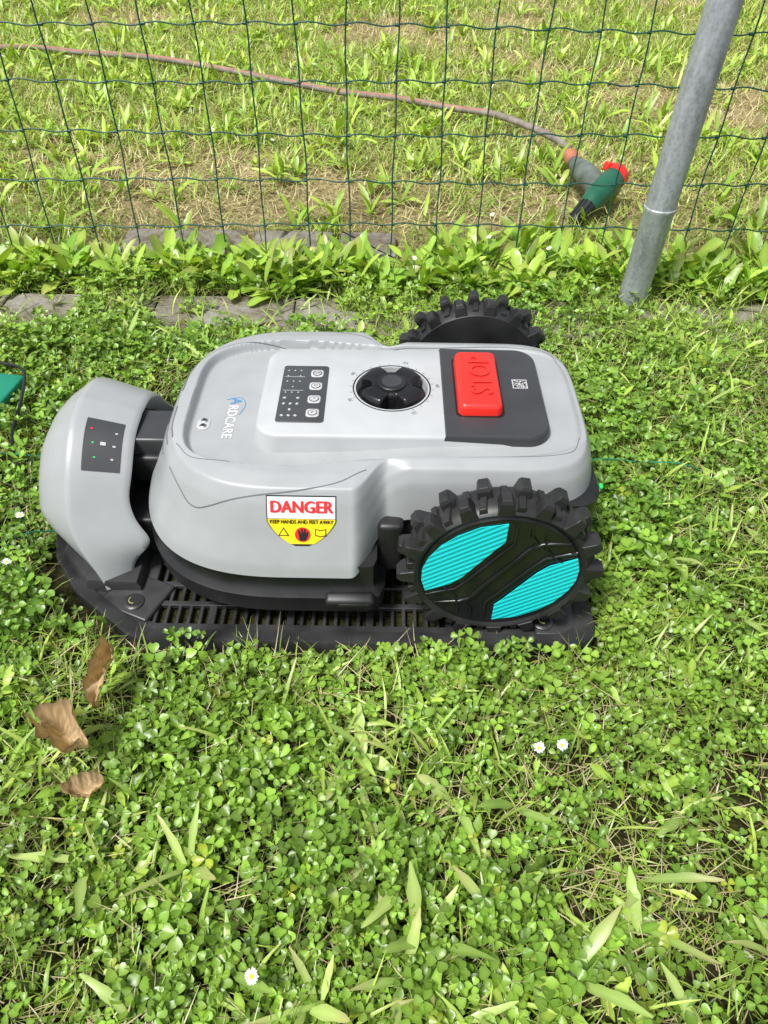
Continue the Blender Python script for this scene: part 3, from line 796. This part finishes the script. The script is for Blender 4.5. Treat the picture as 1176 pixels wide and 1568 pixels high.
# far lawn: patchy green clumps and straw
ch = []
def far_scatter(n): return scatter(n, 1.55, 4.8, .5, .62)
x, y = far_scatter(110000)
def gdens(x, y):
    nz = .45*vnoise(x, y, 2.0, 21)+.33*vnoise(x, y, 5, 22)+.22*vnoise(x, y, 14, 23)
    bias = np.clip(.70-.28*(x/(.5+.62*y))-.20*((y > 1.5) & (y < 1.95)), .2, 1)
    return np.clip((nz*1.3+bias*.75-.80)*2.6, .03, 1)
dens = gdens(x, y)
keep = (rng.random(len(x)) < dens) & ~paver_mask(x, y); x, y, d2 = x[keep], y[keep], dens[keep]; n_ = len(x)
ch.append(blades(np.stack([x, y, np.zeros(n_)], 1), rng.uniform(0, 6.28, n_), rng.uniform(.025, .070, n_)*(.5+.6*d2), rng.uniform(.0024, .0058, n_), rng.uniform(.1, 1.0, n_), rng.uniform(.3, 1.6, n_), 4, greens(n_, (.19, .34, .04), (.46, .57, .11), .24)))
x, y = far_scatter(3000); k_ = rng.random(len(x)) < gdens(x, y)*np.where(x < .2, 1, .6)
ch.append(rosettes(list(zip(x[k_], y[k_])), (4, 7), .03, .09, .007, .016, (.21, .38, .035), (.45, .60, .09), 'lance', tilt=(.2, 1.1), curl=(.2, 1.3), tip=(.5, .42, .18)))
big_mesh('meadow_grass', ch, M_leaf)
ch = []
x, y = far_scatter(70000); k_ = ~paver_mask(x, y); x, y = x[k_], y[k_]; n_ = len(x)
ch.append(blades(np.stack([x, y, rng.uniform(0.001, .010, n_)], 1), rng.uniform(0, 6.28, n_), rng.uniform(.02, .060, n_), rng.uniform(.0013, .0028, n_), rng.uniform(.6, 1.5, n_), rng.uniform(-.1, .5, n_), 2, greens(n_, (.44, .37, .17), (.78, .70, .39), .2)))
big_mesh('dry_grass', ch, M_straw)

# ------------------------------------------------------------------ PAVERS
def stone_mat():
    m, nt, b = new_mat('weathered_stone'); N = nt.nodes; L = nt.links
    tc = N.new('ShaderNodeTexCoord')
    n1 = N.new('ShaderNodeTexNoise'); n1.inputs['Scale'].default_value = 11; n1.inputs['Detail'].default_value = 12; n1.inputs['Roughness'].default_value = .8
    L.new(tc.outputs['Object'], n1.inputs['Vector'])
    r = N.new('ShaderNodeValToRGB'); e = r.color_ramp.elements
    e[0].position = .38; e[0].color = (.07, .055, .03, 1); e[1].position = .62; e[1].color = (.29, .275, .24, 1)
    k = e.new(.49); k.color = (.19, .17, .13, 1)
    L.new(n1.outputs['Fac'], r.inputs['Fac']); L.new(r.outputs['Color'], b.inputs['Base Color']); b.inputs['Roughness'].default_value = .9
    n2 = N.new('ShaderNodeTexNoise'); n2.inputs['Scale'].default_value = 120; n2.inputs['Detail'].default_value = 6; L.new(tc.outputs['Object'], n2.inputs['Vector'])
    bp = N.new('ShaderNodeBump'); bp.inputs['Distance'].default_value = .004; L.new(n2.outputs['Fac'], bp.inputs['Height']); L.new(bp.outputs['Normal'], b.inputs['Normal'])
    return m
M_stone = stone_mat()
edging = empty('stone_edging', (0, 1.4, 0))
def slab(x0, x1, y0, y1, z):
    w, h = x1-x0, y1-y0; P = []
    for (a, b) in rrect((x0+x1)/2, (y0+y1)/2, w, h, .010, 4): P.append((a+rng.normal(0, .002), b+rng.normal(0, .002)))
    par(loft('slab', P, [(0, -.02), (0, z-.002), (.002, z)], M_stone, None), edging)
xx = -1.7
while xx < 1.7:
    w = rng.uniform(.26, .40); slab(xx, xx+w-.004, 1.17, 1.300, .007+rng.uniform(0, .002)); xx += w
for a, b in ((-.56, -.30), (-.29, -.115), (-.105, .02)): slab(a, b-.004, 1.445, 1.565, .017+rng.uniform(0, .003))

# ------------------------------------------------------------------ FENCE
V = []; F = []
def addt(pts, r, n=6):
    v, f = tube_geo(pts, r, n, False); o = len(V); V.extend(v); F.extend([tuple(i+o for i in q) for q in f])
YF = 1.43; sp = .0845; rowz = [.004+i*sp for i in range(15)]
xs = np.arange(-2.2, 2.25, sp)+.012
def bow(x, z): return .012*math.sin(x*2.1+.5)+.008*math.sin(z*6+x*1.3)
for x in xs:
    ph = rng.uniform(0, 6)
    pts = [(x+.003*math.sin(z*8+ph)+.0012*math.sin(z*37+ph), YF+bow(x, z), z) for z in np.linspace(0, 1.2, 60)]
    addt(pts, .00145)
for k, z0 in enumerate(rowz):
    pts = []
    for x in np.arange(-2.2, 2.2, sp/8):
        t = (x-xs[0])/sp
        wv = .0026*math.sin(2*PI*t)+.0030*math.sin(x*5+k*1.7)
        pts.append((x, YF+.0028+bow(x, z0), z0+wv))
    addt(pts, .00135 if k else .0018)
for x in xs:
    for k, z0 in enumerate(rowz[:10]):
        y = YF+bow(x, z0)+.001; zz = z0+.0030*math.sin(x*5+k*1.7)
        addt([(x-.0035, y, zz), (x+.0035, y, zz)], .0028, 6)
mk('wire_fence', V, F, M_fence, None, True)

PXP, PYP = .470, 1.300
post = empty('fence_post', (PXP, PYP, 0))
pr = lambda o: par(o, post)
def cyl_rings(name, prof, mat, n=40):
    V = []; F = []
    for k in range(n):
        a = 2*PI*k/n
        for r, z in prof: V.append((PXP+z*.036+r*math.cos(a), PYP+r*math.sin(a), z))
    m = len(prof)
    for k in range(n):
        j = (k+1) % n
        for i in range(m-1): F.append((k*m+i, j*m+i, j*m+i+1, k*m+i+1))
    return pr(mk(name, V, F, mat, None, True, 40))
cyl_rings('lower_tube', [(.0265, -.02), (.0265, .183), (.0278, .186), (.0284, .190), (.0284, .1925), (.0265, .194)], M_galv)
cyl_rings('upper_tube', [(.0264, .18), (.0264, 1.35), (.025, 1.355), (0, 1.36)], M_galv)

# ------------------------------------------------------------------ HOSE + NOZZLE
hp = smooth_path([(-1.75, 2.92, .0), (-1.33, 2.95, .036), (-1.05, 2.87, .042), (-.77, 2.81, .042), (-.40, 2.61, .044), (-.18, 2.49, .042), (.024, 2.42, .042), (.18, 2.34, .042), (.292, 2.285, .044), (.39, 2.15, .050), (.445, 2.02, .056), (.452, 1.95, .056)], 14)
hose = empty('garden_hose', (0, 2.5, 0))
par(tube('hose_tube', hp, .0092, M_hose, None, 12), hose)
off = [(p[0]+.002, p[1]-.0055, p[2]+.0062) for p in hp]
par(tube('hose_stripe', off, .0026, M_hosestripe, None, 6), hose)
off = [(p[0], p[1]+.006, p[2]+.0056) for p in hp]
par(tube('hose_stripe', off, .0024, M_hosestripe, None, 6), hose)
noz = empty('hose_nozzle', (.46, 1.8, 0)); pn = lambda o: par(o, noz)
NB = Vector((0, -.04, -.002))
T = lambda L: [Vector(p)+NB for p in L]
pn(tube('coupling', T([(.452, 2.0, .055), (.452, 1.985, .055), (.453, 1.955, .055), (.453, 1.94, .055)]), [.013, .018, .018, .014], M_orange, None, 18))
pn(tube('connector', T([(.453, 1.945, .055), (.454, 1.92, .056), (.456, 1.915, .056), (.458, 1.89, .057)]), [.014, .0145, .019, .019], M_gcap, None, 18))
pn(tube('handle', T(smooth_path([(.458, 1.895, .057), (.463, 1.85, .062), (.472, 1.80, .062), (.478, 1.76, .058)], 6)), [.021, .023, .024, .025, .025, .026, .026, .026, .027, .027, .027, .026, .026, .026, .026, .025, .025, .024, .024], M_gcap, None, 20))
pn(tube('barrel', T([(.524, 1.80, .075), (.515, 1.79, .072), (.49, 1.76, .062), (.465, 1.73, .050), (.447, 1.708, .040)]), [.024, .027, .028, .026, .021], M_dgreen, None, 24))
pn(tube('red_ring', T([(.532, 1.809, .079), (.528, 1.804, .077), (.516, 1.791, .072)]), [.024, .028, .028], M_red, None, 24))
pn(tube('ring_opening', T([(.534, 1.811, .080), (.531, 1.808, .0785)]), [.018, .018], M_ink, None, 24))
pn(rbox('red_trigger', Vector((.513, 1.812, .090))+NB, (.045, .016, .020), .004, M_red, None, (0, .3, .5)))
pn(tube('spray_tip', T([(.452, 1.713, .043), (.440, 1.700, .036), (.418, 1.675, .024), (.412, 1.668, .021)]), [.021, .019, .016, .012], M_black, None, 24))
ax = Vector((-.034, -.038, -.019)).normalized(); u = ax.cross(Vector((0, 0, 1))).normalized(); w = ax.cross(u)
for i in range(12):
    a = 2*PI*i/12; o = u*math.cos(a)+w*math.sin(a)
    pn(tube('tip_flute', [Vector((.448, 1.709, .041))+NB+o*.020, Vector((.418, 1.675, .024))+NB+o*.0165], .0022, M_black, None, 6))

# ------------------------------------------------------------------ green box, boundary wires
box = empty('plastic_junction_box', (-.65, .9, 0))
par(rbox('box_lid', (-.655, .90, .040), (.15, .16, .018), .004, M_teal, None, (0, 0, -.15)), box)
par(rbox('box_body', (-.655, .90, .018), (.135, .145, .034), .003, M_dgreen, None, (0, 0, -.15)), box)
tube('power_cable', smooth_path([(-.62, 1.0, .05), (-.57, .97, .055), (-.55, .90, .05), (-.545, .83, .03), (-.50, .76, .02), (-.42, .74, .015)], 10), .0026, M_black, None, 8)
tube('boundary_wire', smooth_path([(-.68, .80, .03), (-.55, .795, .035), (-.42, .80, .02)], 8), .0010, M_teal, None, 6)
tube('boundary_wire', smooth_path([(-.60, .50, .03), (-.50, .56, .035), (-.46, .63, .04), (-.42, .66, .02)], 8), .0010, M_teal, None, 6)
tube('boundary_wire', smooth_path([(.26, .80, .015), (.30, .795, .042), (.36, .797, .036), (.42, .79, .040), (.47, .80, .010)], 8), .0009, M_teal, None, 6)

# ------------------------------------------------------------------ dead leaves
def dead_leaf(loc, L, W, rotz, tilt, curl, seed):
    r = np.random.default_rng(seed); V = []; F = []; C = []; a, b = 32, 16
    for i in range(a+1):
        s = i/a; w = W*(math.sin(PI*min(1, s*.96+.02))**.7)*(1+.18*math.sin(s*19+seed)+.10*math.sin(s*47+seed))
        for j in range(b+1):
            t = 2*j/b-1; x = (s-.5)*L; y = t*w/2
            rib = abs(math.sin((s*1.0+abs(t)*.35)*26))
            z = curl*(t*t)*W*.6+.12*L*math.sin(s*5+seed+t*1.5)+.05*L*math.sin(s*14+t*6+seed)+.045*rib*W*(1-abs(t)*.4)
            z += .55*W*curl*max(0, t*math.cos(seed*2))**3
            V.append((x, y+.1*L*math.sin(s*3+seed), z))
            cc = .55+.35*rib+.35*r.random()+.35*(1 if abs(t) < .08 else 0); edge = .6 if abs(t) > .9 else 1
            C.append((.50*cc*edge, .36*cc*edge, .20*cc*edge))
    for i in range(a):
        for j in range(b): q = i*(b+1)+j; F.append((q, q+1, q+b+2, q+b+1))
    R = Matrix.Translation(loc) @ Matrix.Rotation(rotz, 4, 'Z') @ Matrix.Rotation(tilt, 4, 'Y')
    V = np.array([(R @ Vector(v))[:] for v in V])
    return big_mesh('dead_leaf', [(V, np.array(F), np.array(C))], M_straw)
dead_leaf((-.288, .420, .054), .068, .025, 1.75, -.25, 1.4, 1)
dead_leaf((-.306, .350, .054), .066, .038, 2.9, .15, 1.2, 2)
dead_leaf((-.280, .306, .042), .038, .017, .3, .1, 1.0, 3)
dead_leaf((-.05, .31, .022), .016, .009, .3, .1, .8, 5)

# ------------------------------------------------------------------ daisies
def daisy(loc, s=.0052):
    e = empty('daisy', loc); x, y, z = loc
    par(tube('stem', [(x+.006, y+.004, 0), (x+.002, y, z*.6), (x, y, z)], .0007, M_dgreen, None, 5), e)
    V = []; F = []; tl = rng.uniform(-.4, .4); tx = rng.uniform(-.4, .4)
    for i in range(16):
        a = 2*PI*i/16+rng.normal(0, .05); c, sn = math.cos(a), math.sin(a); k = len(V); ll = rng.uniform(.85, 1.1); up = rng.uniform(0, .35)
        for (r, w, h) in ((.25, .06, 0), (.6, .13, .03+up*.3), (.9, .13, .08+up*.7), (1.05, .05, .10+up)):
            r = r*ll
            for q in (-1, 1):
                px, py = r*c-q*w*sn, r*sn+q*w*c
                V.append((x+s*px, y+s*py, z+s*(h+.03*(i % 2)+tl*px+tx*py)))
        for q in range(3): F.append((k+2*q, k+2*q+1, k+2*q+3, k+2*q+2))
    par(mk('petals', V, F, M_white, None, False), e)
    par(loft('disc', circ(s*.34, x, y, 12), [(0, z-.001), (0, z+s*.12), (s*.14, z+s*.24)], M_yellow, None), e)
for l in ((-.452, .640, .068), (.155, .348, .054), (.177, .350, .056), (.20, 1.425, .075), (-.11, 1.13, .05), (-.445, .57, .060), (.215, 1.52, .08), (.31, 1.37, .08)): daisy(l)
daisy((-.098, .150, .058), .0055)
daisy((-.30, 2.0, .06)); daisy((-.92, 2.3, .06), .006); daisy((.05, 1.34, .07))

# ------------------------------------------------------------------ LIGHT, SKY, CAMERA
w = bpy.data.worlds.new('World'); scene.world = w; w.use_nodes = True
nt = w.node_tree; bg = nt.nodes['Background']
sky = nt.nodes.new('ShaderNodeTexSky'); sky.sky_type = 'NISHITA'; sky.sun_disc = False
sun_from = Vector((-.34, -.30, .89)).normalized()
sky.sun_elevation = math.asin(sun_from.z); sky.sun_rotation = math.atan2(sun_from.x, sun_from.y)
sky.air_density = 1.0; sky.dust_density = 3.0; sky.ozone_density = 1.0
hs = nt.nodes.new('ShaderNodeHueSaturation'); hs.inputs['Saturation'].default_value = .40
nt.links.new(sky.outputs['Color'], hs.inputs['Color']); nt.links.new(hs.outputs['Color'], bg.inputs['Color'])
bg.inputs['Strength'].default_value = .15
sd = bpy.data.lights.new('sun', 'SUN'); sd.energy = 4.5; sd.angle = math.radians(14); sd.color = (1, .98, .95)
so = bpy.data.objects.new('sun', sd); scene.collection.objects.link(so)
so.rotation_euler = (-sun_from).to_track_quat('-Z', 'Y').to_euler()

cd = bpy.data.cameras.new('camera'); cam = bpy.data.objects.new('camera', cd); scene.collection.objects.link(cam)
cd.sensor_fit = 'VERTICAL'; cd.sensor_height = 36; cd.lens = 36*1130/1568; cd.clip_start = .01; cd.clip_end = 500
pitch = 45; roll = .9
cam.matrix_world = Matrix.Translation((0, 0, .724)) @ Matrix.Rotation(math.radians(90-pitch), 4, 'X') @ Matrix.Rotation(math.radians(roll), 4, 'Z')
scene.camera = cam
scene.view_settings.view_transform = 'Standard'; scene.view_settings.look = 'None'; scene.view_settings.exposure = 0
